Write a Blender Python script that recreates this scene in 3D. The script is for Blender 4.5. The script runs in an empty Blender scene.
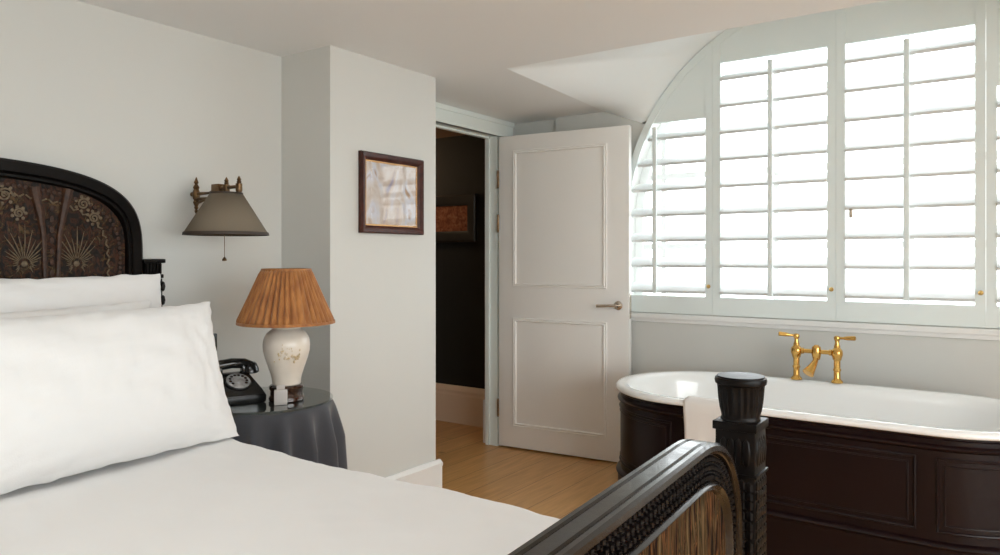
import bpy, bmesh, math, random
from math import sin, cos, pi, radians as R
from mathutils import Vector, Matrix, noise

sc = bpy.context.scene
COL = sc.collection
random.seed(7)

# ------------------------------------------------------------------ materials
def nodes_of(m):
    m.use_nodes = True
    nt = m.node_tree
    return nt, nt.nodes, nt.links, nt.nodes['Principled BSDF']

def mat(name, col, rough=0.5, metal=0.0, var=0.0, vscale=6.0, bump=0.0, bscale=40.0, spec=0.5, coat=0.0, sheen=0.0):
    m = bpy.data.materials.new(name)
    nt, N, L, b = nodes_of(m)
    b.inputs['Base Color'].default_value = (*col, 1)
    b.inputs['Roughness'].default_value = rough
    b.inputs['Metallic'].default_value = metal
    b.inputs['Specular IOR Level'].default_value = spec
    b.inputs['Coat Weight'].default_value = coat
    b.inputs['Sheen Weight'].default_value = sheen
    if var or bump:
        tc = N.new('ShaderNodeTexCoord')
    if var:
        n = N.new('ShaderNodeTexNoise'); n.inputs['Scale'].default_value = vscale; n.inputs['Detail'].default_value = 4
        L.new(tc.outputs['Object'], n.inputs['Vector'])
        r = N.new('ShaderNodeValToRGB')
        r.color_ramp.elements[0].position = .3; r.color_ramp.elements[1].position = .7
        r.color_ramp.elements[0].color = (*[c * (1 - var) for c in col], 1)
        r.color_ramp.elements[1].color = (*[min(1, c * (1 + var)) for c in col], 1)
        L.new(n.outputs['Fac'], r.inputs['Fac']); L.new(r.outputs['Color'], b.inputs['Base Color'])
    if bump:
        n2 = N.new('ShaderNodeTexNoise'); n2.inputs['Scale'].default_value = bscale; n2.inputs['Detail'].default_value = 5
        L.new(tc.outputs['Object'], n2.inputs['Vector'])
        bp = N.new('ShaderNodeBump'); bp.inputs['Strength'].default_value = bump; bp.inputs['Distance'].default_value = .01
        L.new(n2.outputs['Fac'], bp.inputs['Height']); L.new(bp.outputs['Normal'], b.inputs['Normal'])
    return m

M = {}
M['wall'] = mat('wall_paint', (.655, .66, .635), .7, var=.012, vscale=2, bump=.03, bscale=120, spec=.25)
M['ceil'] = mat('ceiling_paint', (.84, .855, .86), .8, spec=.2)
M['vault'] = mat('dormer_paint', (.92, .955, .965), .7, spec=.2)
M['trim'] = mat('trim_paint', (.78, .84, .82), .4, spec=.4)
M['shutter'] = mat('shutter_paint', (.80, .865, .86), .45, spec=.35)
M['skirt'] = mat('skirting_paint', (.84, .84, .83), .4)
M['door'] = mat('door_paint', (.87, .855, .83), .38, spec=.4, bump=.01, bscale=60)
M['hall_wall'] = mat('hall_dark_paint', (.024, .0235, .021), .7, bump=.02, spec=.2)
M['hall_skirt'] = mat('hall_skirting_lamplit', (.80, .62, .46), .45)  # cream skirting with warm lamplight mixed into its colour
M['hall_ceil'] = mat('hall_ceiling_stain', (.20, .12, .07), .6)
M['dark'] = mat('dark_carved_wood', (.0062, .0038, .0030), .22, var=.35, vscale=18, bump=.05, bscale=60, spec=.45, coat=.2)
M['dark_shaft'] = mat('dark_waxed_wood', (.0042, .0030, .0026), .36, var=.35, vscale=30, bump=.05, bscale=70, spec=.14)
M['tub_clad'] = mat('oxblood_paint', (.0085, .0026, .0030), .36, var=.15, vscale=5, spec=.25)
M['enamel'] = mat('white_enamel', (.86, .87, .87), .12, spec=.5, coat=.3)
M['brass'] = mat('polished_brass', (.76, .45, .13), .17, 1.0)
M['aged_brass'] = mat('aged_brass', (.17, .105, .055), .38, 1.0, var=.3, vscale=40)
M['gold'] = mat('small_brass', (.75, .50, .18), .3, 1.0)
M['nickel'] = mat('satin_nickel', (.62, .55, .47), .25, 1.0)
M['linen'] = mat('white_bed_linen', (.78, .78, .78), .85, bump=.05, bscale=260, spec=.15, sheen=.2)
M['towel'] = mat('towel_cotton', (.82, .79, .765), .95, bump=.5, bscale=400, spec=.1, sheen=.3)
M['cloth'] = mat('charcoal_tablecloth', (.058, .060, .070), .8, bump=.06, bscale=300, spec=.15, sheen=.3)
M['black'] = mat('black_bakelite', (.008, .008, .008), .18, spec=.6)
M['table_wood'] = mat('table_wood', (.10, .055, .03), .5)
M['ceramic'] = mat('cream_ceramic', (.74, .68, .60), .28, var=.06, vscale=14, coat=.3)
M['lamp_wood'] = mat('lamp_base_wood', (.035, .014, .008), .18, var=.4, vscale=20, coat=.5)
M['shade_grey'] = mat('taupe_lamp_shade', (.19, .158, .118), .8, spec=.1)
M['shade_trim'] = mat('dark_shade_trim', (.04, .026, .018), .6)
M['frame_wood'] = mat('mahogany_frame', (.055, .013, .007), .42, var=.4, vscale=30, spec=.3)
M['black_frame'] = mat('black_frame', (.012, .011, .010), .4)
M['gold_slip'] = mat('gilt_slip', (.45, .25, .10), .4, .6)
M['dial'] = mat('dial_silver', (.55, .56, .57), .25, .6, var=.3, vscale=60)
M['orange_carve'] = mat('painted_russet', (.045, .017, .007), .55, var=.5, vscale=60, bump=.4, bscale=90)
M['tan_carve'] = mat('painted_tan', (.14, .10, .058), .55, var=.4, vscale=80)

def floor_mat():
    m = bpy.data.materials.new('oak_boards')
    nt, N, L, b = nodes_of(m)
    tc = N.new('ShaderNodeTexCoord')
    mp = N.new('ShaderNodeMapping'); mp.inputs['Rotation'].default_value = (0, 0, R(90))
    L.new(tc.outputs['Object'], mp.inputs['Vector'])
    br = N.new('ShaderNodeTexBrick')
    br.inputs['Scale'].default_value = 1; br.inputs['Brick Width'].default_value = 1.9; br.inputs['Row Height'].default_value = .19
    br.inputs['Mortar Size'].default_value = .0015; br.offset = .37
    br.inputs['Color1'].default_value = (.66, .385, .155, 1); br.inputs['Color2'].default_value = (.54, .295, .110, 1)
    br.inputs['Mortar'].default_value = (.16, .08, .03, 1)
    L.new(mp.outputs['Vector'], br.inputs['Vector'])
    gm = N.new('ShaderNodeMapping'); gm.inputs['Scale'].default_value = (14, 1.2, 1)
    L.new(tc.outputs['Object'], gm.inputs['Vector'])
    g = N.new('ShaderNodeTexNoise'); g.inputs['Scale'].default_value = 3; g.inputs['Detail'].default_value = 6; g.inputs['Distortion'].default_value = .6
    L.new(gm.outputs['Vector'], g.inputs['Vector'])
    gr = N.new('ShaderNodeValToRGB'); gr.color_ramp.elements[0].position = .3; gr.color_ramp.elements[1].position = .75
    gr.color_ramp.elements[0].color = (.80, .77, .73, 1); gr.color_ramp.elements[1].color = (1.08, 1.07, 1.05, 1)
    L.new(g.outputs['Fac'], gr.inputs['Fac'])
    # knots
    v = N.new('ShaderNodeTexVoronoi'); v.inputs['Scale'].default_value = 3.2
    L.new(tc.outputs['Object'], v.inputs['Vector'])
    vr = N.new('ShaderNodeValToRGB'); vr.color_ramp.elements[0].position = .03; vr.color_ramp.elements[1].position = .10
    vr.color_ramp.elements[0].color = (.35, .28, .2, 1); vr.color_ramp.elements[1].color = (1, 1, 1, 1)
    L.new(v.outputs['Distance'], vr.inputs['Fac'])
    mx = N.new('ShaderNodeMix'); mx.data_type = 'RGBA'; mx.blend_type = 'MULTIPLY'; mx.inputs[0].default_value = 1
    L.new(br.outputs['Color'], mx.inputs[6]); L.new(gr.outputs['Color'], mx.inputs[7])
    mx2 = N.new('ShaderNodeMix'); mx2.data_type = 'RGBA'; mx2.blend_type = 'MULTIPLY'; mx2.inputs[0].default_value = .8
    L.new(mx.outputs[2], mx2.inputs[6]); L.new(vr.outputs['Color'], mx2.inputs[7])
    L.new(mx2.outputs[2], b.inputs['Base Color'])
    b.inputs['Roughness'].default_value = .34; b.inputs['Specular IOR Level'].default_value = .4
    bp = N.new('ShaderNodeBump'); bp.inputs['Strength'].default_value = .08; bp.inputs['Distance'].default_value = .005
    L.new(g.outputs['Fac'], bp.inputs['Height']); L.new(bp.outputs['Normal'], b.inputs['Normal'])
    return m
M['floor'] = floor_mat()

def glass_mat(name, tint=(1, 1, 1), refl=1.0):
    m = bpy.data.materials.new(name); m.use_nodes = True
    nt = m.node_tree; N, L = nt.nodes, nt.links; N.clear()
    o = N.new('ShaderNodeOutputMaterial'); mix = N.new('ShaderNodeMixShader')
    t = N.new('ShaderNodeBsdfTransparent'); t.inputs['Color'].default_value = (*tint, 1)
    g = N.new('ShaderNodeBsdfGlossy'); g.inputs['Roughness'].default_value = .02
    f = N.new('ShaderNodeFresnel'); f.inputs['IOR'].default_value = 1.5
    mu = N.new('ShaderNodeMath'); mu.operation = 'MULTIPLY'; mu.inputs[1].default_value = refl
    ge = N.new('ShaderNodeNewGeometry'); iv = N.new('ShaderNodeMath'); iv.operation = 'SUBTRACT'; iv.inputs[0].default_value = 1
    m2 = N.new('ShaderNodeMath'); m2.operation = 'MULTIPLY'
    L.new(ge.outputs['Backfacing'], iv.inputs[1])
    L.new(f.outputs[0], mu.inputs[0]); L.new(mu.outputs[0], m2.inputs[0]); L.new(iv.outputs[0], m2.inputs[1]); L.new(m2.outputs[0], mix.inputs[0])
    L.new(t.outputs[0], mix.inputs[1]); L.new(g.outputs[0], mix.inputs[2]); L.new(mix.outputs[0], o.inputs[0])
    return m
M['glass'] = glass_mat('window_glass', (.98, .99, .985), .6)
M['dimming_glass'] = glass_mat('dimming_window_glass', (.79, .805, .81), .6)  # tint added to dim the daylight coming through the arch
M['pic_glass'] = glass_mat('picture_glass', (1, 1, 1), .9)
M['table_glass'] = glass_mat('table_glass', (.80, .85, .83), 1.8)
M['acrylic'] = mat('frosted_acrylic', (.80, .76, .73), .18, spec=.6)
M['acrylic'].node_tree.nodes['Principled BSDF'].inputs['Transmission Weight'].default_value = .35

def pattern_mat(name, stops, scale=8, stretch=(1, 1, 1), detail=6, distort=1.0, rough=.6, bump=.3, wave=False, voronoi=0):
    m = bpy.data.materials.new(name)
    nt, N, L, b = nodes_of(m)
    tc = N.new('ShaderNodeTexCoord'); mp = N.new('ShaderNodeMapping'); mp.inputs['Scale'].default_value = stretch
    L.new(tc.outputs['Object'], mp.inputs['Vector'])
    if wave:
        n = N.new('ShaderNodeTexWave'); n.bands_direction = 'Y'; n.inputs['Scale'].default_value = scale; n.inputs['Distortion'].default_value = distort
        n.inputs['Detail'].default_value = detail; n.inputs['Detail Scale'].default_value = 1.6
    elif voronoi:
        n = N.new('ShaderNodeTexVoronoi'); n.inputs['Scale'].default_value = scale
    else:
        n = N.new('ShaderNodeTexNoise'); n.inputs['Scale'].default_value = scale; n.inputs['Detail'].default_value = detail; n.inputs['Distortion'].default_value = distort
    L.new(mp.outputs['Vector'], n.inputs['Vector'])
    r = N.new('ShaderNodeValToRGB'); e = r.color_ramp.elements
    while len(e) < len(stops): e.new(.5)
    for k, (p, c) in enumerate(stops): e[k].position = p; e[k].color = (*c, 1)
    out = n.outputs['Distance'] if voronoi else n.outputs['Fac']
    L.new(out, r.inputs['Fac']); L.new(r.outputs['Color'], b.inputs['Base Color'])
    b.inputs['Roughness'].default_value = rough; b.inputs['Specular IOR Level'].default_value = .2
    if bump:
        bp = N.new('ShaderNodeBump'); bp.inputs['Strength'].default_value = bump; bp.inputs['Distance'].default_value = .008
        L.new(out, bp.inputs['Height']); L.new(bp.outputs['Normal'], b.inputs['Normal'])
    return m
M['leaf_paint'] = pattern_mat('painted_leaves', [(.38, (.05, .022, .009)), (.50, (.10, .065, .03)), (.60, (.03, .03, .014)), (.70, (.085, .03, .012))], scale=22, detail=3, rough=.6, bump=0)
M['burl'] = pattern_mat('striped_brown_panel', [(.36, (.003, .002, .0015)), (.44, (.012, .0045, .002)), (.48, (.115, .050, .019)), (.51, (.006, .004, .002)), (.55, (.075, .040, .016)), (.59, (.005, .006, .0025)), (.66, (.10, .062, .028))],
                        scale=20, stretch=(1, 1.8, .22), detail=3, distort=2.0, rough=.8, bump=.5)
M['burl'].node_tree.nodes['Principled BSDF'].inputs['Specular IOR Level'].default_value = .06
M['headpanel'] = pattern_mat('painted_headboard', [(.34, (.006, .004, .003)), (.46, (.012, .007, .005)), (.54, (.060, .020, .008)), (.59, (.010, .007, .004)), (.68, (.10, .055, .022))],
                             scale=30, stretch=(1, 1.3, 1), detail=7, distort=1.5, rough=.5, bump=.8)
M['print'] = pattern_mat('pale_abstract_print', [(.30, (.30, .27, .36)), (.42, (.52, .42, .35)), (.52, (.62, .56, .52)), (.62, (.60, .61, .68)), (.72, (.42, .28, .18))],
                         scale=7, stretch=(1, 1.6, .9), detail=6, distort=1.0, rough=.6, bump=0)
M['rust_print'] = pattern_mat('russet_print', [(.35, (.15, .042, .016)), (.55, (.26, .085, .035)), (.7, (.33, .15, .07))], scale=30, detail=5, rough=.7, bump=0)
M['relief_gold'] = pattern_mat('vase_gilding', [(.40, (.72, .66, .58)), (.55, (.55, .42, .22)), (.7, (.70, .62, .50))], scale=60, detail=4, rough=.35, bump=.3)

def pleat_mat():
    m = bpy.data.materials.new('amber_pleated_silk')
    nt, N, L, b = nodes_of(m)
    tc = N.new('ShaderNodeTexCoord')
    n = N.new('ShaderNodeTexNoise'); n.inputs['Scale'].default_value = 9; n.inputs['Detail'].default_value = 4
    mp = N.new('ShaderNodeMapping'); mp.inputs['Scale'].default_value = (6, 6, .5)
    L.new(tc.outputs['Object'], mp.inputs['Vector']); L.new(mp.outputs['Vector'], n.inputs['Vector'])
    r = N.new('ShaderNodeValToRGB'); r.color_ramp.elements[0].position = .3; r.color_ramp.elements[1].position = .7
    r.color_ramp.elements[0].color = (.25, .085, .018, 1); r.color_ramp.elements[1].color = (.44, .185, .048, 1)
    L.new(n.outputs['Fac'], r.inputs['Fac']); L.new(r.outputs['Color'], b.inputs['Base Color'])
    b.inputs['Roughness'].default_value = .7; b.inputs['Sheen Weight'].default_value = .2
    return m
M['pleat'] = pleat_mat()

def slat_mat():
    m = bpy.data.materials.new('louvre_paint')
    nt, N, L, b = nodes_of(m)
    b.inputs['Base Color'].default_value = (.70, .715, .715, 1); b.inputs['Roughness'].default_value = .5
    return m
M['slat'] = slat_mat()

# ------------------------------------------------------------------ mesh helpers
def obj(name, bm, m, parent=None, loc=None, smooth=35, recalc=True):
    """bm is in the frame of the parent (or world for top-level; loc moves its origin there)."""
    if recalc: bmesh.ops.recalc_face_normals(bm, faces=bm.faces)
    if parent is None and loc is not None:
        bm.transform(Matrix.Translation(-Vector(loc)))
    elif parent is not None:
        root = parent
        while root.parent: root = root.parent
        if root.get('_w'):                       # root whose parts are written in world coordinates
            bm.transform(Matrix.Translation(-Vector(root.location)))
    me = bpy.data.meshes.new(name); bm.to_mesh(me); bm.free()
    if smooth:
        me.polygons.foreach_set('use_smooth', [True] * len(me.polygons))
        me.set_sharp_from_angle(angle=R(smooth))
    me.materials.append(m)
    o = bpy.data.objects.new(name, me); COL.objects.link(o)
    if parent is not None: o.parent = parent
    elif loc is not None: o.location = loc
    return o

def thing(name, label, cat, loc=(0, 0, 0), rotz=0, group=None, world=True):
    o = bpy.data.objects.new(name, None); COL.objects.link(o)
    o.location = loc; o.rotation_euler = (0, 0, rotz); o['label'] = label; o['category'] = cat
    o.empty_display_size = .1
    if group: o['group'] = group
    if world: o['_w'] = 1
    return o

def tag(o, label, cat, group=None):
    o['label'] = label; o['category'] = cat
    if group: o['group'] = group
    return o

def struct(name, bm, m, parent=None, smooth=0):
    o = obj(name, bm, m, parent, smooth=smooth)
    o['kind'] = 'structure'
    return o

def box(bm, x0, x1, y0, y1, z0, z1, bev=0):
    r = bmesh.ops.create_cube(bm, size=1)
    vs = r['verts']
    for v in vs:
        v.co = Vector((x0 + (v.co.x + .5) * (x1 - x0), y0 + (v.co.y + .5) * (y1 - y0), z0 + (v.co.z + .5) * (z1 - z0)))
    if bev:
        es = list({e for v in vs for e in v.link_edges})
        bmesh.ops.bevel(bm, geom=es, offset=bev, segments=2, affect='EDGES', profile=.6)
    return bm

def B(*a, bev=0): return box(bmesh.new(), *a, bev=bev)

def loft(bm, rings, closed=True, cap0=False, cap1=False):
    rows = [[bm.verts.new(p) for p in r] for r in rings]
    n = len(rows[0])
    for a, b in zip(rows, rows[1:]):
        for i in range(n if closed else n - 1):
            j = (i + 1) % n
            bm.faces.new((a[i], a[j], b[j], b[i]))
    if cap0: bm.faces.new(rows[0][::-1])
    if cap1: bm.faces.new(rows[-1])
    return bm

def lathe(bm, prof, c=(0, 0, 0), n=32, axis='z', mod=None, cap=True):
    rings = []
    for k, (r, z) in enumerate(prof):
        ring = []
        for i in range(n):
            a = 2 * pi * i / n
            rr = r * (mod(a, z, k) if mod else 1)
            p = Vector((rr * cos(a), rr * sin(a), z))
            if axis == 'x': p = Vector((p.z, p.x, p.y))
            if axis == 'y': p = Vector((p.x, p.z, p.y))
            ring.append(p + Vector(c))
        rings.append(ring)
    return loft(bm, rings, True, cap and prof[0][0] > 1e-5, cap and prof[-1][0] > 1e-5)

def tube(bm, pts, r, n=10, cap=True, closed=False):
    pts = [Vector(p) for p in pts]
    rs = r if isinstance(r, (list, tuple)) else [r] * len(pts)
    rings = []
    up = None
    for i, p in enumerate(pts):
        a = pts[i - 1] if (i > 0 or closed) else p
        b = pts[(i + 1) % len(pts)] if (i < len(pts) - 1 or closed) else p
        t = (b - a).normalized()
        if up is None:
            up = Vector((0, 0, 1)) if abs(t.z) < .9 else Vector((1, 0, 0))
        s = t.cross(up).normalized(); up = s.cross(t).normalized()
        rings.append([p + (s * cos(2 * pi * k / n) + up * sin(2 * pi * k / n)) * rs[i] for k in range(n)])
    if closed: rings.append(rings[0]); return loft_closed(bm, rings[:-1])
    return loft(bm, rings, True, cap, cap)

def loft_closed(bm, rings):
    rows = [[bm.verts.new(p) for p in r] for r in rings]
    n = len(rows[0]); m = len(rows)
    for q in range(m):
        a, b = rows[q], rows[(q + 1) % m]
        for i in range(n):
            j = (i + 1) % n
            bm.faces.new((a[i], a[j], b[j], b[i]))
    return bm

def plate(bm, outer, holes, to3, thick):
    """2D region with holes, extruded by the vector thick. to3 maps (u,v) to 3D."""
    b2 = bmesh.new(); es = []
    for loop in [outer] + holes:
        vs = [b2.verts.new(to3(*p)) for p in loop]
        for i in range(len(vs)): es.append(b2.edges.new((vs[i], vs[(i + 1) % len(vs)])))
    bmesh.ops.triangle_fill(b2, edges=es, use_beauty=True, use_dissolve=False)
    g = bmesh.ops.extrude_face_region(b2, geom=list(b2.faces))
    for e in g['geom']:
        if isinstance(e, bmesh.types.BMVert): e.co += Vector(thick)
    me = bpy.data.meshes.new('tmp'); b2.to_mesh(me); b2.free(); bm.from_mesh(me); bpy.data.meshes.remove(me)
    return bm

def sweep2(bm, path, section, to3, cap=True):
    """path of 2D (u,v) points; section of (offset along left normal, w); to3(u,v,w)."""
    rings = []
    n = len(path)
    for i, p in enumerate(path):
        a = Vector(path[max(0, i - 1)]); b = Vector(path[min(n - 1, i + 1)])
        t = (b - a).normalized(); nn = Vector((-t.y, t.x))
        rings.append([to3(p[0] + nn.x * o, p[1] + nn.y * o, w) for o, w in section])
    loft(bm, rings, True, cap, cap)
    return bm

def ball(bm, c, r, sx=1, sy=1, sz=1, seg=8):
    nl = max(3, seg // 2)
    top = bm.verts.new((c[0], c[1], c[2] + r * sz)); bot = bm.verts.new((c[0], c[1], c[2] - r * sz))
    rows = [[bm.verts.new((c[0] + r * sx * sin(pi * k / nl) * cos(2 * pi * i / seg), c[1] + r * sy * sin(pi * k / nl) * sin(2 * pi * i / seg), c[2] + r * sz * cos(pi * k / nl))) for i in range(seg)] for k in range(1, nl)]
    for i in range(seg):
        j = (i + 1) % seg
        bm.faces.new((top, rows[0][i], rows[0][j])); bm.faces.new((bot, rows[-1][j], rows[-1][i]))
        for a, b in zip(rows, rows[1:]): bm.faces.new((a[i], b[i], b[j], a[j]))
    return bm

# ------------------------------------------------------------------ room dimensions
CZ = 1.207                      # eye height
ZC = 2.087                      # flat ceiling
XH, XP, XD = -2.63, -2.318, -2.70
YS, YP, YW = 2.09, 2.77, 4.0
XR, YB = 2.2, -1.9              # right and back walls, out of the picture
ACX, ACZ, AR = -.718, 1.412, 1.175   # window arch: centre, spring height, radius
ZSILL = .885

struct('floor', B(-4.8, XR + .2, YB - .2, 4.3, -.1, 0), M['floor'])
struct('wall_left', B(-2.86, XH, YB - .2, YS, 0, 2.3), M['wall'])
struct('wall_pillar', B(-2.95, XP, YS, YP, 0, 2.3), M['wall'])
b = B(-2.775, XD, YP, 2.99, 0, 2.3); box(b, -2.775, XD, 2.99, 3.835, 2.005, 2.3); box(b, -2.775, XD, 3.835, 4.26, 0, 2.3)
struct('wall_door', b, M['wall'])
struct('wall_back', B(-2.86, XR + .2, YB - .2, YB, 0, 2.3), M['wall'])

# right wall with an unseen window added for side daylight, window wall with the arch
RW = (-1.7, 2.2, .40, 2.03)
RL = (-1.05, -.30, -.25, .50)     # unseen roof opening, added to let daylight down onto the bed
b = B(XR, XR + .25, YB, RW[0], 0, 2.3); box(b, XR, XR + .25, RW[1], 4.26, 0, 2.3)
box(b, XR, XR + .25, RW[0], RW[1], 0, RW[2]); box(b, XR, XR + .25, RW[0], RW[1], RW[3], 2.3)
struct('wall_right', b, M['wall'])

def arch_z(x, r=AR): return ACZ + math.sqrt(max(0, r * r - (x - ACX) ** 2))
def arch_pts(r, a0=180, a1=0, n=48): return [(ACX + r * cos(R(a0 + (a1 - a0) * i / n)), ACZ + r * sin(R(a0 + (a1 - a0) * i / n))) for i in range(n + 1)]
hole = [(ACX - AR, ZSILL)] + arch_pts(AR) + [(ACX + AR, ZSILL)]
b = plate(bmesh.new(), [(-2.36, 0), (-2.36, 3.1), (XR, 3.1), (XR, 0)], [hole], lambda x, z: (x, YW, z), (0, .26, 0))
box(b, -2.80, -2.36, 4.035, 4.26, 0, 2.3)
struct('wall_window', b, M['wall'])
# ceiling with the dormer opening
XO0, XO0W = -1.93, -2.015; YO = 2.82
XO1, XO1W = 2 * ACX - XO0, 2 * ACX - XO0W
b = plate(bmesh.new(), [(-2.8, YB - .1), (-2.8, 4.04), (XO0W, 4.04), (XO0W, YW), (XO0, YO), (XO1, YO), (XO1W, YW), (XO1W, 4.04), (XR + .1, 4.04), (XR + .1, YB - .1)], [[(RL[0], RL[2]), (RL[1], RL[2]), (RL[1], RL[3]), (RL[0], RL[3])]], lambda x, y: (x, y, ZC), (0, 0, .12))
struct('ceiling', b, M['ceil'])
# splayed plaster vault between the ceiling opening and the arch
ap = [Vector((x, YW, z)) for x, z in arch_pts(AR, 151, 29, 100)]
rim = []
zl = ZC
for i in range(101):
    t = i / 100
    u = t if t <= .5 else 1 - t
    if u < .2: p = Vector((XO0W + (XO0 - XO0W) * (u / .2), YW + (YO - YW) * (u / .2), zl))
    else: p = Vector((XO0 + (ACX - XO0) * ((u - .2) / .3), YO, zl))
    if t > .5: p.x = 2 * ACX - p.x
    rim.append(p)
rows = []
for k in range(9):
    s = k / 8
    row = []
    for a, r_ in zip(ap, rim):
        p = r_.lerp(a, s)
        row.append(p)
    rows.append(row)
b = loft(bmesh.new(), rows, closed=False)
struct('ceiling_dormer', b, M['vault'], smooth=60)

# hall beyond the door
b = B(-4.8, -2.775, 4.20, 4.30, 0, 2.3); box(b, -4.9, -4.8, 1.9, 4.3, 0, 2.3); box(b, -4.8, -2.95, 1.8, 1.9, 0, 2.3)
struct('wall_hall', b, M['hall_wall'])
struct('ceiling_hall', B(-4.9, -2.775, 1.8, 4.3, 2.09, 2.25), M['hall_ceil'])
b = bmesh.new()
sweep2(b, [(-4.8, 4.2), (-2.80, 4.2)], [(0, 0), (-.022, 0), (-.022, .20), (-.016, .215), (-.018, .235), (-.006, .262), (0, .27)], lambda u, v, w: (u, v, w))
struct('baseboard_hall', b, M['hall_skirt'])
# hall side casing of the doorway with its plinth
b = B(-2.797, -2.775, 3.838, 3.93, .28, 2.0); box(b, -2.812, -2.775, 3.835, 3.95, 0, .28, bev=.006)
struct('trim_hall', b, M['skirt'])

# skirtings
def skirt(name, path, h=.21):
    b = bmesh.new()
    sweep2(b, path, [(0, 0), (-.022, 0), (-.022, h - .03), (-.026, h - .03), (-.026, h - .014), (-.010, h), (0, h)], lambda u, v, w: (u, v, w))
    return struct(name, b, M['skirt'])
skirt('baseboard_pillar', [(XP, YS - .0), (XP, YP + .024)])
skirt('baseboard_left', [(XH, YB), (XH, YS)])
skirt('baseboard_window', [(-2.3, YW), (XR, YW)])

# door casing and lining
b = B(XD, XD + .024, 3.845, 3.985, 0, 1.965)
box(b, XD, XD + .024, 2.85, 3.985, 1.978, 2.08); box(b, XD, XD + .034, 2.85, 3.99, 2.055, 2.085, bev=.004)
box(b, XD, XD + .024, 2.85, 2.98, 0, 1.96)
box(b, XD, XD + .031, 3.85, 3.87, 0, 1.97, bev=.004); box(b, XD, XD + .031, 2.9, 3.87, 1.978, 1.994, bev=.004)
struct('trim_door', b, M['trim'])
b = B(-2.777, XD + .012, 3.822, 3.840, 0, 1.99); box(b, -2.777, XD + .012, 2.985, 3.01, 0, 1.99); box(b, -2.777, XD + .012, 2.99, 3.84, 1.978, 2.006)
box(b, -2.772, -2.745, 3.81, 3.824, 0, 1.98); box(b, -2.772, -2.745, 2.99, 3.824, 1.966, 1.98)
struct('trim_lining', b, M['trim'])

# sill under the shutters
b = B(-2.36, XR, YW - .032, YW + .02, .852, .882, bev=.006); box(b, -2.36, XR, YW - .014, YW + .01, .83, .854, bev=.004)
struct('trim_sill', b, M['skirt'])

# ------------------------------------------------------------------ windows
def window(name, rects, parent=None): pass
b = bmesh.new()
fy0, fy1 = 4.17, 4.225
outer = [(ACX - AR, ZSILL)] + arch_pts(AR) + [(ACX + AR, ZSILL)]
inner = [(ACX - AR + .05, ZSILL + .06)] + arch_pts(AR - .05) + [(ACX + AR - .05, ZSILL + .06)]
plate(b, outer, [inner], lambda x, z: (x, fy0, z), (0, fy1 - fy0, 0))
for x in (-1.714, -1.06, -.41, .28):
    box(b, x - .014, x + .014, fy0 + .008, fy1 - .008, ZSILL + .04, arch_z(x, AR - .04))
for z in (1.27, 1.69, 2.12):
    h = math.sqrt((AR - .04) ** 2 - max(0, z - ACZ) ** 2)
    box(b, ACX - h, ACX + h, fy0 + .005, fy1 - .005, z - .017, z + .017)
w1 = struct('window_1', b, M['skirt'])
gp = plate(bmesh.new(), inner, [], lambda x, z: (x, 4.196, z), (0, .004, 0))
struct('pane', gp, M['dimming_glass'], w1)
b = B(XR + .14, XR + .2, RW[0], RW[1], RW[2], RW[2] + .06); box(b, XR + .14, XR + .2, RW[0], RW[1], RW[3] - .05, RW[3])
for y in (RW[0], RW[0] + 1.07, RW[0] + 2.16, RW[1] - .06): box(b, XR + .14, XR + .2, y, y + .06, RW[2], RW[3])
w2 = struct('added_side_window', b, M['skirt'])  # unseen, added to brighten the room from the right
struct('pane', B(XR + .165, XR + .17, RW[0], RW[1], RW[2], RW[3]), M['glass'], w2)

b = bmesh.new()
for a in ((RL[0] - .05, RL[0], RL[2] - .05, RL[3] + .05), (RL[1], RL[1] + .05, RL[2] - .05, RL[3] + .05), (RL[0], RL[1], RL[2] - .05, RL[2]), (RL[0], RL[1], RL[3], RL[3] + .05)):
    box(b, *a, ZC + .10, ZC + .20)
w3 = struct('added_roof_window', b, M['skirt'])  # unseen, added to brighten the bedding from above
struct('pane', B(RL[0], RL[1], RL[2], RL[3], ZC + .15, ZC + .156), M['glass'], w3)

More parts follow.
